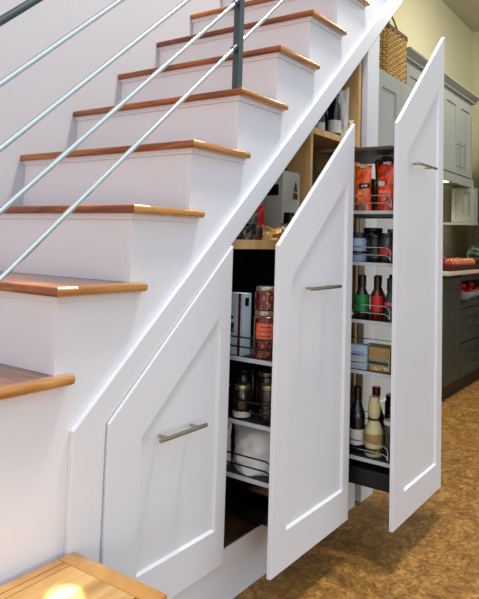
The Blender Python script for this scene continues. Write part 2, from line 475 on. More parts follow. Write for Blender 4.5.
# ------------------------------------------------------------------ cupboard under the stair
cup = thing('understair_cupboard', 'plywood cupboard carcass built into the triangle under the stair', 'cupboard', (1.2, 0.3, 0))
co = (1.2, 0.3, 0)
def cp(name, mat, *boxes, bevel=0.0):
    m = MB()
    for lo, hi in boxes: m.box(lo, hi, bevel)
    return m.build(name, mat, cup, off=co)
cp('plinth', 'white', ((0.577, 0.0190, 0.0), (1.90, 0.0240, 0.158)))
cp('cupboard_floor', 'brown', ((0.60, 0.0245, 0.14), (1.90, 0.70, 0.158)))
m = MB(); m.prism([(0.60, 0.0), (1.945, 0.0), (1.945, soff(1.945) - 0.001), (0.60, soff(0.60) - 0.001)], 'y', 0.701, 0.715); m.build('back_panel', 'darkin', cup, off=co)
def slab(name, mat, x0, x1):       # vertical partition whose top follows the stair
    m = MB(); m.prism([(x0, 0.16), (x1, 0.16), (x1, soff(x1) - 0.012 + 0.005), (x0, soff(x0) - 0.012 + 0.005)], 'y', 0.030, 0.69)
    return m.build(name, mat, cup, off=co)
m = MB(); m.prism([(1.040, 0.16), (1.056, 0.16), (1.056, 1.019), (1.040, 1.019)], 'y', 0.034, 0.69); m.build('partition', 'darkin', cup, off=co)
m = MB(); m.prism([(1.505, 1.0495), (1.522, 1.0495), (1.522, soff(1.522) - 0.007), (1.505, soff(1.505) - 0.007)], 'y', 0.030, 0.69); m.build('partition', 'ply', cup, off=co)
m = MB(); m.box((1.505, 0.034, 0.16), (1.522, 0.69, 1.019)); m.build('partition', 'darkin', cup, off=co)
m = MB(); m.prism([(1.895, 0.16), (1.915, 0.16), (1.915, soff(1.915) - 0.01), (1.895, soff(1.895) - 0.01)], 'y', 0.030, 0.69); m.build('end_panel', 'ply', cup, off=co)
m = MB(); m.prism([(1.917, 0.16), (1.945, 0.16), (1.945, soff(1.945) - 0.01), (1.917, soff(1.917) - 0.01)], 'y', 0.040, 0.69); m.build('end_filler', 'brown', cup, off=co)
cp('shelf', 'ply', ((1.058, 0.030, 1.020), (1.504, 0.69, 1.049)))
cp('shelf', 'ply', ((1.523, 0.030, 1.446), (1.894, 0.69, 1.470)))
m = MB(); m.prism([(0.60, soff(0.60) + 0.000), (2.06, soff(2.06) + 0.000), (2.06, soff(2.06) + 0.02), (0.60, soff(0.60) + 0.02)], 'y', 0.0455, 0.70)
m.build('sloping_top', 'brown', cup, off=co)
m = MB(); m.prism([(1.947, 0.0), (2.06, 0.0), (2.06, soff(2.06) - 0.0005), (1.947, soff(1.947) - 0.0005)], 'y', 0.0145, 0.12)
cp_ = m.build('column', 'white', None); cp_.parent = cup; cp_.location = (-1.2, -0.3, 0)
cp('column_side', 'stairw', ((1.947, 0.121, 0.0), (2.06, 0.70, 1.88)))

# pull-out fronts ---------------------------------------------------
def shaker(name, mat, parent, off, outer, inner, y, th=0.013, rec=0.008, slope=0.005, panel_mat=None, axis='y'):
    """outer / inner: matching corner lists in (u, z); front plane at y facing -y (or x facing -x)."""
    def P(u, v, d):
        return (u, y + d, v) if axis == 'y' else (y + d, u, v)
    m = MB(); bm = m.bm
    n = len(outer)
    cx = sum(p[0] for p in inner) / n; cz = sum(p[1] for p in inner) / n
    # inward offset of the inner outline
    def inset(poly, d):
        res = []
        for i in range(n):
            a = Vector(poly[i - 1]); b = Vector(poly[i]); c = Vector(poly[(i + 1) % n])
            e1 = (b - a).normalized(); e2 = (c - b).normalized()
            n1 = Vector((-e1.y, e1.x)); n2 = Vector((-e2.y, e2.x))
            if n1.dot(Vector((cx, cz)) - b) < 0: n1 = -n1
            if n2.dot(Vector((cx, cz)) - b) < 0: n2 = -n2
            k = d / max(0.2, 1 + n1.dot(n2))
            res.append(tuple(b + (n1 + n2) * k))
        return res
    inn2 = inset(inner, slope)
    cham = 0.0012
    out_f = inset(outer, cham)
    rows = [[bm.verts.new(P(u, v, th)) for u, v in outer], [bm.verts.new(P(u, v, cham)) for u, v in outer],
            [bm.verts.new(P(u, v, 0)) for u, v in out_f], [bm.verts.new(P(u, v, 0)) for u, v in inner],
            [bm.verts.new(P(u, v, rec)) for u, v in inn2]]
    for A, B in zip(rows, rows[1:]):
        for i in range(n):
            j = (i + 1) % n
            bm.faces.new((A[i], A[j], B[j], B[i]))
    bm.faces.new(rows[0]); 
    f = bm.faces.new(rows[-1])
    return m.build(name, mat, parent, off=off)

def bar_handle(parent, off, x0, x1, y_face, z, r=0.0055, out=0.032, mat='nickel', vertical=False, axis='y'):
    h = MB()
    yb = y_face - out
    if not vertical:
        pts = [(x0, yb, z), (x1, yb, z)]
        legs = [(x0 + 0.028, z), (x1 - 0.028, z)]
        h.tube(pts, r, 12)
        for lx, lz in legs: h.tube([(lx, yb, lz), (lx, y_face, lz)], r * 0.8, 10)
    else:                                                     # x0,x1 are z-range, z is x (or y when axis is x)
        c = z
        if axis == 'y':
            h.tube([(c, yb, x0), (c, yb, x1)], r, 10)
            for lz in (x0 + 0.02, x1 - 0.02): h.tube([(c, yb, lz), (c, y_face, lz)], r * 0.8, 8)
        else:
            h.tube([(yb, c, x0), (yb, c, x1)], r, 10)
            for lz in (x0 + 0.02, x1 - 0.02): h.tube([(yb, c, lz), (y_face, c, lz)], r * 0.8, 8)
    return h.build('handle', mat, parent, off=off, smooth=True)

ZB = 0.1296
GRP = 'white slanted pull-out fronts under the stair'
def front(t, off, xa, xb, yf, ls, rs, br, tr, hx0, hx1, hz, lower=0.0025):
    g = 0.0015
    outer = [(xa + g, ZB), (xb - g, ZB), (xb - g, soff(xb) - lower), (xa + g, soff(xa) - lower)]
    inner = [(xa + ls, ZB + br), (xb - rs, ZB + br), (xb - rs, soff(xb - rs) - tr), (xa + ls, soff(xa + ls) - tr)]
    f = shaker('door_front', 'white', t, off, outer, inner, yf)
    h = bar_handle(f, off, hx0, hx1, yf, hz)
    h['label'] = 'brushed nickel bar handle'
    return f

def pullout(label, off, xa, xb, yf, trays, rail_hs, y_end, wire, frame_mat, top_z, base):
    t = thing('pullout_pantry', label, 'pull-out cupboard', off, group=None)
    x0, x1 = xa + 0.042, min(xb - 0.055, 1.888)
    yb = yf + 0.014
    for zt in trays:
        m = MB()
        m.box((x0 - 0.002, yb + 0.010, zt - 0.012), (x0 + 0.003, y_end, zt), 0.001)
        m.box((x1 - 0.003, yb + 0.010, zt - 0.012), (x1 + 0.002, y_end, zt), 0.001)
        m.box((x0 + 0.003, yb + 0.010, zt - 0.012), (x1 - 0.003, yb + 0.015, zt), 0.001)
        m.box((x0 + 0.003, y_end - 0.005, zt - 0.012), (x1 - 0.003, y_end, zt), 0.001)
        tr = m.build('tray', 'tray', t, off=off)
        m = MB(); m.box((x0 + 0.0031, yb + 0.0151, zt - 0.006), (x1 - 0.0031, y_end - 0.0051, zt - 0.002)); m.build('tray_floor', 'traymat', tr, off=off)
        for hz in rail_hs:
            c = 0.018
            z = zt + hz
            for xx in (x0, x1):
                m = MB()
                m.tube([(xx, yb + 0.020, zt - 0.004), (xx, yb + 0.020, z - c), (xx, yb + 0.020 + 0.3 * c, z - 0.3 * c), (xx, yb + 0.020 + c, z),
                        (xx, y_end - 0.01 - c, z), (xx, y_end - 0.01, z - c), (xx, y_end - 0.01, zt - 0.004)], 0.0026 if wire == 'blackmetal' else 0.0019, 6)
                m.build('wire_rail', wire, tr, off=off, smooth=True)
    xm0, xm1 = x0 + 0.11, x1 - 0.11
    m = MB()
    m.box((xm0, yb + 0.0005, trays[-1] - 0.05), (xm0 + 0.03, yb + 0.011, top_z), 0.001)
    m.box((xm1 - 0.03, yb + 0.0005, trays[-1] - 0.05), (xm1, yb + 0.011, top_z), 0.001)
    m.build('front_post', frame_mat, t, off=off)
    m = MB(); m.box((xm0, y_end + 0.001, trays[-1] - 0.05), (xm1, y_end + 0.013, top_z), 0.001)
    m.build('rear_post', frame_mat, t, off=off)
    m = MB(); m.box((x0 + base[2], yb + 0.012, base[0]), (x1 - base[2], y_end + 0.012, base[1]), 0.003)
    m.build('runner_base', 'blackmetal', t, off=off)
    return t

# closed unit, leftmost
off1 = (0.80, 0.0, ZB)
u1 = thing('pullout_pantry', 'closed slanted white cupboard front beside the oak landing', 'pull-out cupboard', off1, group=GRP)
front(u1, off1, 0.5787, 1.0300, 0.0055, 0.108, 0.046, 0.105, 0.155, 0.718, 0.892, 0.552)
# middle unit
off2 = (1.263, -0.15, ZB)
u2 = pullout('half-open middle pull-out cupboard with slanted white front', off2, 1.0355, 1.4937, -0.150,
             (0.701, 0.518, 0.362), (0.030, 0.058), 0.30, 'blackmetal', 'graphite', 0.90, (0.175, 0.215, 0.13))
u2['group'] = GRP
front(u2, off2, 1.0355, 1.5010, -0.150, 0.075, 0.045, 0.105, 0.165, 1.163, 1.352, 0.909)
# right unit
off3 = (1.719, -0.307, ZB)
u3 = pullout('far pull-out cupboard opened widest, its wire shelves full of bottles and packets', off3, 1.4935, 1.965, -0.307,
             (1.161, 0.983, 0.786, 0.615, 0.328), (0.026, 0.052), 0.16, 'chrome', 'graphite', 1.375, (0.235, 0.292, 0.0))
u3['group'] = GRP
m = MB(); m.box((1.5375, -0.272, 1.372), (1.888, 0.0, 1.384), 0.002); m.build('top_plate', 'graphite', u3, off=off3)
front(u3, off3, 1.5025, 1.972, -0.307, 0.092, 0.058, 0.098, 0.185, 1.612, 1.795, 1.330, lower=0.012)

# ------------------------------------------------------------------ things kept in the cupboard
def jar(label, x, y, z, r, h, body='jarglass', lid='gold', lab=None, lab_z=(0.3, 0.7), group=None, cat='jar', name='storage_jar', lid_h=0.014, shoulder=0.9):
    t = thing(name, label, cat, (x, y, z), 0, group)
    hb = h - lid_h
    m = MB(); m.lathe([(0, 0), (r * 0.92, 0), (r, 0.004), (r, hb * shoulder), (r * 0.86, hb), (0, hb)], seg=26)
    m.build('body', body, t, smooth=True)
    m = MB(); m.lathe([(0, hb + 0.0003), (r * 0.9, hb + 0.0003), (r * 0.92, hb + 0.002), (r * 0.92, h - 0.002), (r * 0.88, h), (0, h)], seg=26)
    m.build('lid', lid, t, smooth=True)
    if lab:
        a, b = lab_z
        m = MB(); m.lathe([(r * 0.9, hb * a), (r + 0.0008, hb * a), (r + 0.0008, hb * b), (r * 0.9, hb * b)], seg=26)
        m.build('label_band', lab, t, smooth=True)
    return t

def bottle(label, x, y, z, r, h, body='dglass', cap='black', lab=None, lab_z=(0.12, 0.45), neck=0.32, neck_z=0.62, cap_h=0.14, group=None, name='bottle', cap_r=None):
    t = thing(name, label, 'bottle', (x, y, z), 0, group)
    rn = r * neck
    hb = h * (1 - cap_h)
    m = MB(); m.lathe([(0, 0), (r * 0.9, 0), (r, 0.004), (r, h * neck_z * 0.86), (r * 0.86, h * neck_z * 0.96), (rn * 1.25, h * (neck_z + 0.09)),
                       (rn, h * (neck_z + 0.13)), (rn, hb), (0, hb)], seg=26)
    m.build('body', body, t, smooth=True)
    rc = cap_r or rn * 1.2
    m = MB(); m.lathe([(0, hb + 0.0002), (rc, hb + 0.0002), (rc, h - 0.002), (rc * 0.85, h), (0, h)], seg=20)
    m.build('cap', cap, t, smooth=True)
    if lab:
        a, b = lab_z
        m = MB(); m.lathe([(r * 0.9, h * a), (r + 0.0008, h * a), (r + 0.0008, h * b), (r * 0.9, h * b)], seg=26)
        m.build('label_band', lab, t, smooth=True)
    return t

def carton(label, x, y, z, sx, sy, sz, body, marks=(), group=None, name='carton', cat='box', rz=0.0):
    """marks: (name, mat, side, u0, u1, v0, v1); side 'x' faces -x, 'y' faces -y."""
    t = thing(name, label, cat, (x, y, z), rz, group)
    m = MB(); m.box((-sx / 2, -sy / 2, 0), (sx / 2, sy / 2, sz), 0.0012); m.build('body', body, t)
    for nm, mt, side, u0, u1, v0, v1 in marks:
        m = MB()
        if side == 'x': m.box((-sx / 2 - 0.0008, -sy / 2 + u0 * sy, v0 * sz), (-sx / 2 + 0.001, -sy / 2 + u1 * sy, v1 * sz))
        else: m.box((-sx / 2 + u0 * sx, -sy / 2 - 0.0008, v0 * sz), (-sx / 2 + u1 * sx, -sy / 2 + 0.001, v1 * sz))
        m.build(nm, mt, t)
    return t

def pouch(label, x, y, z, wid, hgt, thick, body, rz=0.0, marks=(), crumple=0.25, seed=1, group=None, name='packet', lean=0.0, seal=None):
    """soft packet standing on its base, its broad face towards -x before turning"""
    t = thing(name, label, 'packet', (x, y, z), rz, group)
    rr = random.Random(seed)
    m = MB(); bm = m.bm
    nu, nv = 14, 18
    ph = [rr.uniform(0, 6.28) for _ in range(6)]
    def P(u, v, s):
        b = (1 - abs(2 * u - 1) ** 2.6) * (1 - v ** 2.6) ** 0.7
        wr = crumple * thick * (math.sin(9 * u + ph[0] + 4 * v) * math.sin(11 * v + ph[1]) + 0.5 * math.sin(23 * u + ph[2]) * math.sin(19 * v + ph[3]))
        d = s * (thick / 2 * b + 0.0012) + wr * b * 0.35
        yy = (u - 0.5) * wid * (1 - 0.10 * math.sin(math.pi * v))
        zz = v * hgt + 0.01 * crumple * math.sin(7 * u + ph[4]) * v
        return (d + lean * v, yy, zz)
    G = {}
    for s in (-1, 1):
        for i in range(nu + 1):
            for j in range(nv + 1):
                if s == 1 and (i in (0, nu) or j == nv):
                    G[s, i, j] = G[-1, i, j]
                else:
                    G[s, i, j] = bm.verts.new(P(i / nu, j / nv, s))
        for i in range(nu):
            for j in range(nv):
                q = [G[s, i, j], G[s, i + 1, j], G[s, i + 1, j + 1], G[s, i, j + 1]]
                if len(set(q)) >= 3: bm.faces.new(q)
    ring = [G[-1, i, 0] for i in range(nu + 1)] + [G[1, i, 0] for i in range(nu - 1, 0, -1)]
    bm.faces.new(ring)
    m.build('body', body, t, smooth=True, angle=80)
    for nm, mt, u0, u1, v0, v1 in marks:
        m = MB(); bm = m.bm; k = 6
        g = [[None] * (k + 1) for _ in range(k + 1)]
        for i in range(k + 1):
            for j in range(k + 1):
                p = Vector(P(u0 + (u1 - u0) * i / k, v0 + (v1 - v0) * j / k, -1)); p.x -= 0.0014
                g[i][j] = bm.verts.new(p)
        fs = [bm.faces.new((g[i][j], g[i + 1][j], g[i + 1][j + 1], g[i][j + 1])) for i in range(k) for j in range(k)]
        r_ = bmesh.ops.extrude_face_region(bm, geom=fs)
        for v in r_['geom']:
            if isinstance(v, bmesh.types.BMVert): v.co.x += 0.0009
        m.build(nm, mt, t, smooth=True)
    if seal:
        m = MB(); m.box((lean - 0.004, -wid * 0.18, hgt - 0.012), (lean + 0.004, wid * 0.18, hgt + 0.006), 0.001); m.build('clip', seal, t)
    return t

# --- middle unit, first wire shelf (tray floor at z - 0.002)
zt = 0.701 - 0.0018
carton('white box with a dark red stripe on the upper wire shelf of the middle unit', 1.120, 0.046, zt, 0.038, 0.066, 0.186, 'ice',
       marks=(('stripe', 'darkred', 'x', 0.18, 0.32, 0.0, 1.0), ('print', 'black', 'y', 0.12, 0.62, 0.80, 0.93), ('print', 'olivep', 'x', 0.55, 0.84, 0.36, 0.52), ('print', 'darkin', 'x', 0.6, 0.92, 0.58, 0.63)))
jar('jar with an orange paper label near the white front of the middle unit', 1.132, -0.048, zt, 0.037, 0.140, 'redjar', 'silver', None, shoulder=0.96)
o_ = [o for o in COL.objects if o.get('label', '').startswith('jar with an orange')][0]
m = MB()
for k in range(10):
    a0 = math.radians(165 + k * 10); a1 = math.radians(175 + k * 10); r0, r1 = 0.0362, 0.0372
    p = [(r0 * math.cos(a0), r0 * math.sin(a0)), (r1 * math.cos(a0), r1 * math.sin(a0)), (r1 * math.cos(a1), r1 * math.sin(a1)), (r0 * math.cos(a1), r0 * math.sin(a1))]
    m.prism(p, 'z', 0.058, 0.104)
m.build('paper_label', 'peach', o_)
m = MB()
for k in range(3):
    m.tube([(0.0376 * math.cos(math.radians(a)), 0.0376 * math.sin(math.radians(a)), 0.094 - 0.013 * k) for a in range(185, 245, 10)], 0.0012, 5)
m.build('handwriting', 'darkred', o_, smooth=True)
jar('jar of red and brown pieces stacked on top of the labelled jar', 1.132, -0.048, zt + 0.1402, 0.036, 0.070, 'redjar', 'silver', None, lid_h=0.011, shoulder=0.97)
jar('glass jar with a metal lid at the back of the upper wire shelf, middle unit', 1.23, 0.16, zt, 0.036, 0.15, 'jarglass', 'silver', 'darkred')
jar('tall dark jar behind the stacked jars of the middle unit', 1.245, -0.030, zt, 0.038, 0.20, 'jarglass', 'black')
# --- middle unit, second shelf
zt = 0.518 - 0.0018
G2 = 'gold-lidded dark jars on the middle wire shelf'
jar('gold-lidded dark jar with a pale green and white label', 1.115, 0.020, zt, 0.027, 0.098, 'jarglass', 'gold', 'tin', (0.06, 0.26), G2)
jar('gold-lidded dark jar nearest the open white front', 1.125, -0.072, zt, 0.027, 0.108, 'jarglass', 'gold', None, group=G2)
jar('wider gold-lidded dark jar standing behind two smaller ones', 1.205, -0.015, zt, 0.038, 0.128, 'jarglass', 'gold', None, group=G2)
jar('gold-lidded dark jar deepest on the shelf against the left partition', 1.12, 0.115, zt, 0.030, 0.100, 'jarglass', 'gold', 'darkred', group=G2)
# --- middle unit, bottom shelf
zt = 0.362 - 0.0018
pouch('big bulging white packet lying in the lowest wire tray', 1.165, -0.006, zt, 0.185, 0.128, 0.12, 'pkg', seed=5, crumple=0.22, name='flour_packet')
pouch('red and white patterned packet beside the big white packet', 1.150, 0.125, zt, 0.09, 0.120, 0.05, 'pkg', seed=8, crumple=0.3,
      marks=tuple(('print', 'red', 0.1 + 0.27 * a, 0.27 + 0.27 * a, 0.55 + 0.14 * b, 0.63 + 0.14 * b) for a in range(3) for b in range(3)))

# --- fixed shelf over the middle unit
zt = 1.0492
t = carton('tall cream tin with a small green tree mark and dark lid band', 1.437, 0.150, zt, 0.115, 0.17, 0.240, 'tin',
       marks=(('dark_band', 'black', 'x', 0.10, 0.98, 0.66, 0.82), ('red_mark', 'darkred', 'y', 0.60, 0.86, 0.62, 0.71)), name='storage_tin', cat='tin')
m = MB()
for k, (w_, z_) in enumerate(((0.014, 0.178), (0.011, 0.187), (0.007, 0.196))):
    m.prism([(0.027 - w_, z_), (0.027 + w_, z_), (0.027, z_ + 0.016)], 'y', -0.0862 - 0.0002 * k, -0.0845)
m.box((0.0255, -0.0860, 0.171), (0.0285, -0.0845, 0.180))
m.build('tree_mark', 'dgreen', t)
m = MB(); m.box((-0.055, -0.083, 0.2402), (0.055, 0.083, 0.247), 0.002); m.build('lid', 'tin', t)
pouch('dark blue and green snack bag lying on top of the cream tin', 1.437, 0.14, zt + 0.2475, 0.12, 0.038, 0.075, 'olivep', rz=1.3, seed=3,
      marks=(('print', 'black', 0.05, 0.55, 0.1, 0.8),))
pouch('bright red packet with dark lettering behind the snack bags', 1.280, 0.118, zt, 0.082, 0.118, 0.045, 'red', seed=11, rz=0.5, marks=(('dark_print', 'snack', 0.05, 0.9, 0.02, 0.40),))
pouch('crumpled brown snack bag at the left end of the upper shelf', 1.20, 0.085, zt, 0.08, 0.085, 0.045, 'snack', seed=12, rz=0.9, marks=(('dark_print', 'dglass', 0.1, 0.6, 0.2, 0.6),))
pouch('amber and gold snack bag lying low in front of the red packet', 1.320, 0.055, zt, 0.11, 0.046, 0.032, 'amber', seed=13, rz=1.25, crumple=0.5)
carton('small black box with a pale picture in front of the cream tin', 1.405, 0.047, zt, 0.050, 0.022, 0.098, 'black',
       marks=(('picture', 'amber', 'y', 0.35, 0.75, 0.62, 0.85), ('picture_edge', 'tin', 'y', 0.2, 0.9, 0.35, 0.5)))
pouch('clear and white snack bag leaning on the small black box', 1.365, 0.042, zt, 0.05, 0.058, 0.018, 'snack', seed=15, rz=1.4, marks=(('white_print', 'paper', 0.5, 0.95, 0.5, 0.85),))

# --- fixed shelf at the top of the far bay
zt = 1.4702
bottle('dark bottle with a white barcode label on the highest shelf', 1.768, 0.075, zt, 0.027, 0.20, 'dglass', 'black', 'paper', (0.08, 0.34), neck=0.5, neck_z=0.66)
bottle('dark bottle with a white label at the low end of the highest shelf', 1.662, 0.085, zt, 0.021, 0.125, 'dglass', 'black', 'paper', (0.10, 0.34), neck=0.6, neck_z=0.7)
bottle('green glass bottle with a plum coloured top on the highest shelf', 1.815, 0.150, zt, 0.034, 0.195, 'gglass', 'darkred', None, neck=0.6, neck_z=0.6, cap_h=0.3, cap_r=0.027)
jar('squat dark jar on the highest shelf behind the labelled bottles', 1.715, 0.115, zt, 0.026, 0.135, 'jarglass', 'darkred', None)
pouch('tall white paper bag at the end of the highest shelf', 1.850, 0.085, zt, 0.060, 0.220, 0.022, 'pkg', seed=21, crumple=0.8, rz=0.45, name='paper_bag')
pouch('yellow green packet standing below the tall white paper bag', 1.858, 0.045, zt, 0.022, 0.085, 0.016, 'cream', seed=22, rz=0.4)

# --- far unit, top tray
zt = 1.161 - 0.0018
pouch('bright orange packet with a black and white name band', 1.592, -0.135, zt, 0.072, 0.165, 0.045, 'orange', rz=-0.15, seed=31, seal='paper',
      marks=(('name_band', 'black', 0.02, 0.62, 0.50, 0.61), ('name', 'paper', 0.12, 0.52, 0.535, 0.575), ('foot_print', 'snack', 0.2, 0.8, 0.03, 0.16)))
pouch('glossy red orange packet with white lettering nearest the front', 1.600, -0.222, zt, 0.085, 0.172, 0.05, 'orangered', rz=-0.2, seed=32, seal='paper',
      marks=(('name', 'paper', 0.45, 0.8, 0.52, 0.62), ('swirl', 'orange', 0.15, 0.9, 0.38, 0.44), ('swirl', 'orange', 0.08, 0.22, 0.55, 0.85)))
pouch('crumpled brown packet showing above the red orange packets', 1.68, -0.185, zt, 0.10, 0.205, 0.05, 'snack', rz=-0.1, seed=33, crumple=0.6)
pouch('clear packet of red sweets at the inner end of the top tray', 1.59, -0.055, zt, 0.06, 0.10, 0.04, 'snack', rz=0.1, seed=34, marks=(('red_print', 'red', 0.2, 0.8, 0.3, 0.8),))
jar('small jar with a white lid at the back of the top tray', 1.585, 0.020, zt, 0.022, 0.105, 'redjar', 'paper', None, lid_h=0.022)
# --- second tray
zt = 0.983 - 0.0018
jar('black-topped jar with a pale blue label at the inner end', 1.585, -0.125, zt, 0.028, 0.105, 'bluelab', 'black', 'black', (0.36, 0.46), lid_h=0.02)
jar('dark jar with a red and gold label under a dark lid', 1.590, -0.235, zt, 0.031, 0.104, 'jarglass', 'black', 'red', (0.32, 0.55))
jar('black jar between the blue-labelled and red-labelled jars', 1.60, -0.180, zt, 0.027, 0.098, 'black', 'black', 'dgreen', (0.2, 0.42))
jar('dark jar with a gold-green lid behind the red-labelled jar', 1.68, -0.225, zt, 0.034, 0.120, 'jarglass', 'olivep', None)
jar('plain dark jar behind the blue-labelled jar', 1.67, -0.14, zt, 0.038, 0.124, 'jarglass', 'black', None)
# --- third tray
zt = 0.786 - 0.0018
GS = 'black-capped sauce bottles in the third tray'
bottle('sauce bottle with a bright green label and black cap', 1.585, -0.140, zt, 0.026, 0.152, 'jarglass', 'black', 'green', (0.16, 0.56), neck=0.45, neck_z=0.58, cap_h=0.28, cap_r=0.014, group=GS)
bottle('red sauce bottle with black cap beside the green-labelled bottle', 1.590, -0.196, zt, 0.022, 0.150, 'darkred', 'black', 'red', (0.2, 0.55), neck=0.45, neck_z=0.58, cap_h=0.30, cap_r=0.013, group=GS)
bottle('dark sauce bottle with a tall black cap nearest the front, third tray', 1.598, -0.245, zt, 0.022, 0.146, 'dgreen', 'black', 'pink', (0.36, 0.44), neck=0.5, neck_z=0.58, cap_h=0.30, cap_r=0.016, group=GS)
bottle('red sauce bottle standing in the row behind the green label', 1.665, -0.165, zt, 0.026, 0.150, 'darkred', 'black', 'olivep', (0.3, 0.55), neck=0.45, neck_z=0.6, cap_h=0.25, cap_r=0.014, group=GS)
jar('low tub with a white label in front of the green-labelled bottle', 1.563, -0.100, zt, 0.016, 0.05, 'darkred', 'darkred', 'paper', (0.3, 0.8))
# --- fourth tray
zt = 0.615 - 0.0018
carton('pale blue box in the fourth tray of the far unit', 1.585, -0.140, zt, 0.05, 0.066, 0.082, 'ice', marks=(('print', 'bluelab', 'x', 0.15, 0.85, 0.55, 0.75), ('print', 'paper', 'x', 0.2, 0.8, 0.2, 0.4)))
carton('tan cardboard box with green edging in the fourth tray', 1.590, -0.218, zt, 0.05, 0.078, 0.080, 'tan', marks=(('green_edge', 'dgreen', 'x', 0.0, 1.0, 0.28, 0.42), ('gold_print', 'amber', 'x', 0.05, 0.95, 0.05, 0.2)))
carton('dark green box standing behind the tan cardboard box', 1.68, -0.19, zt, 0.06, 0.14, 0.07, 'dgreen')
# --- bottom tray
zt = 0.328 - 0.0018
t = thing('bottle', 'squat cream bottle with a wrapped neck in the lowest tray', 'bottle', (1.588, -0.192, zt))
m = MB(); m.lathe([(0, 0), (0.028, 0), (0.031, 0.005), (0.032, 0.05), (0.030, 0.085), (0.024, 0.103), (0.0155, 0.118), (0.0145, 0.124), (0.019, 0.132), (0.022, 0.150), (0.021, 0.168), (0.0175, 0.188), (0.0165, 0.196), (0, 0.196)], seg=28)
m.build('body', 'cream', t, smooth=True, angle=60)
m = MB(); m.lathe([(0.0145, 0.1175), (0.0175, 0.119), (0.0175, 0.1235), (0.0145, 0.125)], seg=24); m.build('neck_tie', 'black', t, smooth=True)
m = MB(); m.lathe([(0.030, 0.046), (0.0328, 0.046), (0.0328, 0.076), (0.030, 0.076)], seg=28); m.build('label_band', 'tan', t, smooth=True)
m = MB(); m.lathe([(0.029, 0.012), (0.0325, 0.012), (0.0328, 0.030), (0.030, 0.030)], seg=28); m.build('foot_label', 'olivep', t, smooth=True)
bottle('dark blue bottle with a white label beside the cream bottle', 1.588, -0.128, zt, 0.027, 0.222, 'dglass', 'dglass', 'paper', (0.13, 0.36), neck=0.42, neck_z=0.66, cap_h=0.2, cap_r=0.0135)
jar('dark jar under a white screw lid near the front of the lowest tray', 1.605, -0.244, zt, 0.024, 0.122, 'jarglass', 'paper', None)
bottle('dark red bottle standing behind the cream bottle', 1.67, -0.235, zt, 0.028, 0.20, 'darkred', 'black', None, neck=0.5, neck_z=0.6)
bottle('black bottle in the back row of the lowest tray', 1.675, -0.160, zt, 0.028, 0.21, 'gglass', 'darkred', None, neck=0.45, neck_z=0.6)
bottle('dark bottle at the inner end of the lowest tray', 1.60, -0.055, zt, 0.03, 0.20, 'dglass', 'black', None, neck=0.45, neck_z=0.62)

# ------------------------------------------------------------------ kitchen
def cabinet_door(t, off, xa, xb, za, zb, y, st=0.075, mat='kgrey', name='door', axis='y', handle=None, rec=0.010):
    f = shaker(name, mat, t, off, [(xa, za), (xb, za), (xb, zb), (xa, zb)], [(xa + st, za + st), (xb - st, za + st), (xb - st, zb - st), (xa + st, zb - st)], y, th=0.02, rec=rec, slope=0.003, axis=axis)
    if handle: bar_handle(f, off, *handle)
    return f

o1 = (3.0, 0.6, 0)
tc_ = thing('tall_cabinet', 'tall pale grey kitchen cabinet carrying the wicker basket', 'cabinet', o1)
m = MB(); m.box((2.303, 0.321, 0.1), (3.655, 0.895, 2.034)); m.build('body', 'kgrey2', tc_, off=o1)
m = MB(); m.box((2.31, 0.36, 0.0), (3.65, 0.89, 0.099)); m.build('toe_kick', 'kdark', tc_, off=o1)
for xa in (2.305, 2.667, 3.031):
    w_ = 0.36
    cabinet_door(tc_, o1, xa, xa + w_, 0.11, 2.005, 0.300, st=0.076, mat='kgrey2', handle=None)

o2 = (4.8, 0.7, 1.62)
up = thing('wall_cabinet', 'upper grey-green kitchen cabinet with crown moulding and a lit underside', 'cabinet', o2)
m = MB(); m.box((3.70, 0.571, 1.62), (5.43, 0.887, 2.39)); m.build('body', 'kgrey', up, off=o2)
m = MB(); m.prism([(0.545, 2.3905), (0.545, 2.400), (0.505, 2.438), (0.505, 2.452), (0.887, 2.452), (0.887, 2.3905)], 'x', 3.69, 5.46); m.build('crown_moulding', 'kgrey', up, off=o2)
m = MB(); m.box((3.70, 0.550, 1.59), (5.43, 0.5702, 1.665), 0.002); m.build('bottom_rail', 'kgrey', up, off=o2)
for k, xa in enumerate((3.73, 4.145, 4.56, 4.965)):
    xb = xa + 0.395
    if k == 2: h = (1.72, 1.95, 4.905, 0.55)
    elif k == 3: h = (1.72, 1.95, 5.03, 0.55)
    else: h = None
    f = cabinet_door(up, o2, xa, xb, 1.675, 2.345, 0.550, st=0.07)
    if h: bar_handle(f, o2, h[0], h[1], 0.55, h[2], vertical=True)
m = MB(); m.lathe([(0, -0.010), (0.034, -0.010), (0.040, -0.004), (0.040, 0.0), (0, 0)], (4.93, 0.66, 1.6195), 24); m.build('puck_lamp', 'glow', up, off=o2, smooth=True)

o3 = (5.5, 0.62, 1.26)
ec = thing('wall_cabinet', 'small lower-hung grey cabinet past the lit upper cabinet', 'cabinet', o3)
m = MB(); m.box((5.321, 0.512, 1.265), (5.425, 0.72, 1.585)); m.build('body', 'kgrey', ec, off=o3)
m = MB(); m.box((5.295, 0.508, 1.243), (5.425, 0.887, 1.2645), 0.003); m.build('bottom_rail', 'kgrey', ec, off=o3)
f = cabinet_door(ec, o3, 0.514, 0.718, 1.27, 1.582, 5.30, st=0.035, axis='x')
bar_handle(f, o3, 1.36, 1.55, 5.30, 0.60, vertical=True, axis='x')

o4 = (6.1, 0.1, 0)
fr = thing('tall_cabinet', 'dark olive tall cabinet closing the far end of the kitchen', 'cabinet', o4)
m = MB(); m.box((5.435, -0.7, 0.1), (6.4, 0.505, 2.27)); m.build('body', 'kdark', fr, off=o4)
m = MB(); m.box((5.48, -0.66, 0.0), (6.35, 0.46, 0.099)); m.build('toe_kick', 'blackmetal', fr, off=o4)

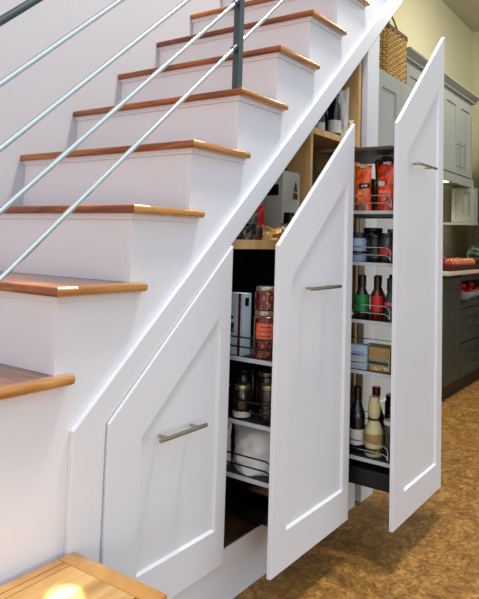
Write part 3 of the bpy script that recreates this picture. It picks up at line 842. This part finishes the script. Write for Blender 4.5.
o5 = (4.6, 0.55, 0)
bs = thing('base_cabinet', 'dark olive kitchen base cabinet with drawers and an open shelf', 'cabinet', o5)
def bx(name, mat, *boxes, bevel=0.0, par=None):
    m = MB()
    for lo, hi in boxes: m.box(lo, hi, bevel)
    return m.build(name, mat, par or bs, off=o5)
bx('body', 'kdark', ((3.67, 0.272, 0.10), (4.07, 0.885, 0.845)))
bx('drawer_body', 'kdark', ((4.071, 0.272, 0.10), (5.15, 0.885, 0.60)))
bx('end_body', 'kdark', ((5.151, 0.272, 0.10), (5.43, 0.885, 0.845)))
bx('open_shelf', 'kdark', ((4.071, 0.255, 0.601), (5.15, 0.885, 0.622)))
bx('shelf_back', 'kdark', ((4.071, 0.86, 0.623), (5.15, 0.885, 0.845)))
bx('top_rail', 'kdark', ((4.071, 0.255, 0.795), (5.15, 0.30, 0.845)))
bx('toe_kick', 'blackmetal', ((3.67, 0.297, 0.0), (5.43, 0.32, 0.099)))
cabinet_door(bs, o5, 3.675, 4.065, 0.11, 0.825, 0.252, mat='kdark')
cabinet_door(bs, o5, 5.155, 5.425, 0.11, 0.825, 0.252, mat='kdark')
for za, zb in ((0.11, 0.345), (0.355, 0.59)):
    f = cabinet_door(bs, o5, 4.075, 5.145, za, zb, 0.252, st=0.05, mat='kdark', name='drawer')
    hz = (za + zb) / 2
    bar_handle(f, o5, 4.42, 4.66, 0.252, hz)
m = MB(); m.box((3.66, 0.215, 0.846), (5.43, 0.887, 0.874), 0.005)
ct = m.build('worktop', 'counter', None); tag(ct, 'pale stone worktop running over the dark base cabinets', 'worktop')

tr = thing('fruit_tray', 'dark red wooden tray holding apples on the worktop', 'tray', (4.27, 0.46, 0.8742))
m = MB(); m.box((-0.5, -0.235, 0), (0.5, 0.235, 0.010), 0.002)
m.build('base', 'redwood', tr)
m = MB()
m.box((-0.5, -0.235, 0.0102), (0.5, -0.223, 0.038), 0.002); m.build('side', 'redwood', tr)
m = MB(); m.box((-0.5, 0.223, 0.0102), (0.5, 0.235, 0.038), 0.002); m.build('side', 'redwood', tr)
m = MB(); m.box((-0.5, -0.222, 0.0102), (-0.488, 0.222, 0.038), 0.002); m.build('end', 'redwood', tr)
m = MB(); m.box((0.488, -0.222, 0.0102), (0.5, 0.222, 0.038), 0.002); m.build('end', 'redwood', tr)

def make_apple(label, mat, loc, r, rz, group):
    t = thing('apple', label, 'apple', loc, rz, group)
    m = MB(); m.lathe([(0, 0.10 * r), (0.35 * r, 0), (0.75 * r, 0.22 * r), (0.98 * r, 0.8 * r), (0.96 * r, 1.2 * r), (0.72 * r, 1.62 * r), (0.35 * r, 1.76 * r), (0.08 * r, 1.6 * r), (0, 1.58 * r)], seg=18)
    m.build('body', mat, t, smooth=True, angle=80)
    m = MB(); m.tube([(0, 0, 1.6 * r), (0.03 * r, 0, 1.85 * r), (0.12 * r, 0, 2.05 * r)], 0.0018, 6); m.build('stalk', 'stalk', t, smooth=True)
    return t
apples = []
k = 0
for i in range(7):
    for j in range(3):
        x = 3.86 + i * 0.098 + 0.03 * (j % 2); y = 0.30 + j * 0.105
        apples.append((x + rnd.uniform(-.006, .006), y + rnd.uniform(-.006, .006), 0.8846))
A1 = make_apple('red apple lying among the apples on the dark red tray', 'apple', apples[0], 0.042, 0, 'apples on the dark red tray')
A2 = make_apple('golden orange apple lying among the apples on the dark red tray', 'applegold', apples[1], 0.042, 0.7, 'apples on the dark red tray')
def copy_tree(o, loc, rz):
    c = o.copy(); COL.objects.link(c); c.location = loc; c.rotation_euler = (0, 0, rz)
    for ch in list(o.children):
        d = ch.copy(); COL.objects.link(d); d.parent = c
    return c
for q, p in enumerate(apples[2:]):
    copy_tree(A2 if q % 3 == 1 else A1, p, rnd.uniform(0, 6))

t = thing('watermelon', 'big dark green watermelon lying past the dark red tray', 'watermelon', (5.00, 0.37, 0.8744))
m = MB()
R_ = 0.098
prof = [(0, 0)] + [(R_ * math.sin(a), R_ - R_ * math.cos(a)) for a in [math.pi * k / 18 for k in range(1, 18)]] + [(0, 2 * R_)]
m.lathe(prof, seg=32, sx=1.75, sy=1.1); m.build('body', 'melon', t, smooth=True, angle=80)
m = MB(); m.tube([(-0.168, 0, R_), (-0.186, 0.0, R_ + 0.006), (-0.194, 0.004, R_ + 0.018)], 0.004, 8); m.build('stalk', 'stalk', t, smooth=True)

for bxx, by in ((4.66, 0.42), (4.95, 0.44)):
    left = bxx < 4.8
    t = thing('fruit_bowl', 'white bowl on the open shelf nearer the stairs' if left else 'white bowl further along the open shelf', 'bowl', (bxx, by, 0.6225))
    m = MB(); m.lathe([(0, 0), (0.05, 0), (0.055, 0.006), (0.095, 0.030), (0.118, 0.062), (0.114, 0.063), (0.090, 0.034), (0.050, 0.012), (0, 0.010)], seg=30)
    m.build('body', 'bowl', t, smooth=True)
    gl = 'tomatoes in the bowl nearer the stairs' if left else 'tomatoes in the bowl further along'
    first = None
    for q, (dx, dy, dz) in enumerate(((-0.045, 0, 0.030), (0.045, 0.01, 0.030), (0, 0.055, 0.034), (0, -0.052, 0.034), (0.0, 0.0, 0.076))):
        loc = (bxx + dx, by + dy, 0.6225 + dz)
        if first is None:
            first = make_apple('red tomato in the white bowl nearer the stairs' if left else 'red tomato in the white bowl further along the shelf', 'red', loc, 0.030, 0, gl)
            first.name = 'tomato'; first['category'] = 'tomato'
        else:
            copy_tree(first, loc, q)

# wicker basket on the tall cabinet
bk = thing('wicker_basket', 'golden square wicker basket on top of the tall cabinet', 'basket', (3.115, 0.50, 2.0345))
def rrect(hx, hy, r, n=7):
    pts = []
    for cx, cy, a0 in ((hx - r, hy - r, 0), (-hx + r, hy - r, 90), (-hx + r, -hy + r, 180), (hx - r, -hy + r, 270)):
        for k in range(n):
            a = math.radians(a0 + 90 * k / (n - 1)); pts.append((cx + r * math.cos(a), cy + r * math.sin(a)))
    out = []
    P_ = pts + [pts[0]]
    for a, b in zip(P_, P_[1:]):
        L_ = math.hypot(b[0] - a[0], b[1] - a[1]); k = max(1, int(L_ / 0.012))
        for q in range(k): out.append((a[0] + (b[0] - a[0]) * q / k, a[1] + (b[1] - a[1]) * q / k))
    return out
HB = 0.325
m = MB()
rows = 17
for r_ in range(rows):
    z = 0.012 + r_ * (HB - 0.03) / (rows - 1)
    f_ = 0.94 + 0.06 * z / HB
    base = rrect(0.165 * f_, 0.13 * f_, 0.03)
    n = len(base); nst = 36
    pts = []
    for q, (x, y) in enumerate(base):
        L_ = math.hypot(x, y); wob = 0.0055 * math.sin(math.pi * nst * q / n + math.pi * r_)
        pts.append((x * (1 + wob / L_), y * (1 + wob / L_), z))
    m.tube(pts, 0.0085, 6, closed=True)
m.build('weave', 'wicker', bk, smooth=True, angle=80)
for q in range(36):
    base = rrect(0.165, 0.13, 0.03); n = len(base)
    x, y = base[int(n * (q + 0.5) / 36) % n]
    m = MB(); m.tube([(x * 0.94, y * 0.94, 0.0), (x, y, HB)], 0.0038, 5); m.build('stake', 'wickerd', bk, smooth=True)
m = MB()
for dz, rr in ((HB - 0.008, 0.010), (HB + 0.006, 0.009)):
    m.tube([(x, y, dz) for x, y in rrect(0.168, 0.133, 0.03)], rr, 8, closed=True)
m.build('rim', 'wickerd', bk, smooth=True, angle=80)
m = MB(); m.prism(rrect(0.150, 0.118, 0.02), 'z', 0.003, 0.010); m.build('bottom', 'wicker', bk)
m = MB()
hp = [(0.11 - 0.075 * math.cos(a) - 0.05 * math.sin(a), -0.09 + 0.045 * math.sin(a), HB - 0.03 + 0.20 * math.sin(a)) for a in [math.pi * k / 14 for k in range(15)]]
m.tube(hp, 0.006, 8); m.build('handle', 'cane', bk, smooth=True)

# ------------------------------------------------------------------ back rows inside the two open units
zt = 1.161 - 0.0018
jar('brown storage jar behind the orange packet on the top tray', 1.705, -0.095, zt, 0.036, 0.13, 'redjar', 'black', None)
jar('dark storage jar with a pale lid at the back row of the top tray', 1.71, 0.0, zt, 0.036, 0.12, 'jarglass', 'tin', None)
zt = 0.983 - 0.0018
for k_, (px_, py_, nm_) in enumerate(((1.76, -0.20, 'dark'), (1.77, -0.11, 'dark'))):
    jar('dark black-lidded jar in the third row of the second tray', px_, py_, zt, 0.034, 0.10 + 0.008 * k_, 'jarglass', 'black', None, group='dark jars in the third row of the second tray')
jar('dark jar with an olive lid next to the blue-labelled jar, farther in', 1.59, -0.055, zt, 0.028, 0.10, 'jarglass', 'olivep', 'paper', (0.3, 0.6))
zt = 0.786 - 0.0018
bottle('slim black bottle behind the red sauce bottle, third tray', 1.655, -0.225, zt, 0.022, 0.155, 'dglass', 'black', 'darkred', neck=0.5, neck_z=0.62, cap_h=0.25, cap_r=0.013)
bottle('brown sauce bottle at the inner end of the third tray', 1.59, -0.068, zt, 0.024, 0.150, 'jarglass', 'black', 'darkred', neck=0.5, neck_z=0.6, cap_h=0.25, cap_r=0.014)
zt = 0.615 - 0.0018
carton('dark brown box at the inner end of the fourth tray', 1.59, -0.058, zt, 0.05, 0.07, 0.09, 'darkred')
zt = 0.328 - 0.0018
jar('wide dark jar in the third row of the lowest tray', 1.76, -0.20, zt, 0.04, 0.17, 'jarglass', 'black', None)
zt = 0.518 - 0.0018
jar('dark storage jar at the back of the second row, middle wire shelf', 1.22, 0.095, zt, 0.036, 0.12, 'jarglass', 'black', None)

# the contents of the far unit stand a little forward on their trays
for o in list(COL.objects):
    if o.parent is None and o.get('category') in ('jar', 'bottle', 'box', 'packet') and 1.53 < o.location.x < 1.89 and o.location.y < 0.04 and 0.3 < o.location.z < 1.2:
        o.location.y -= 0.007
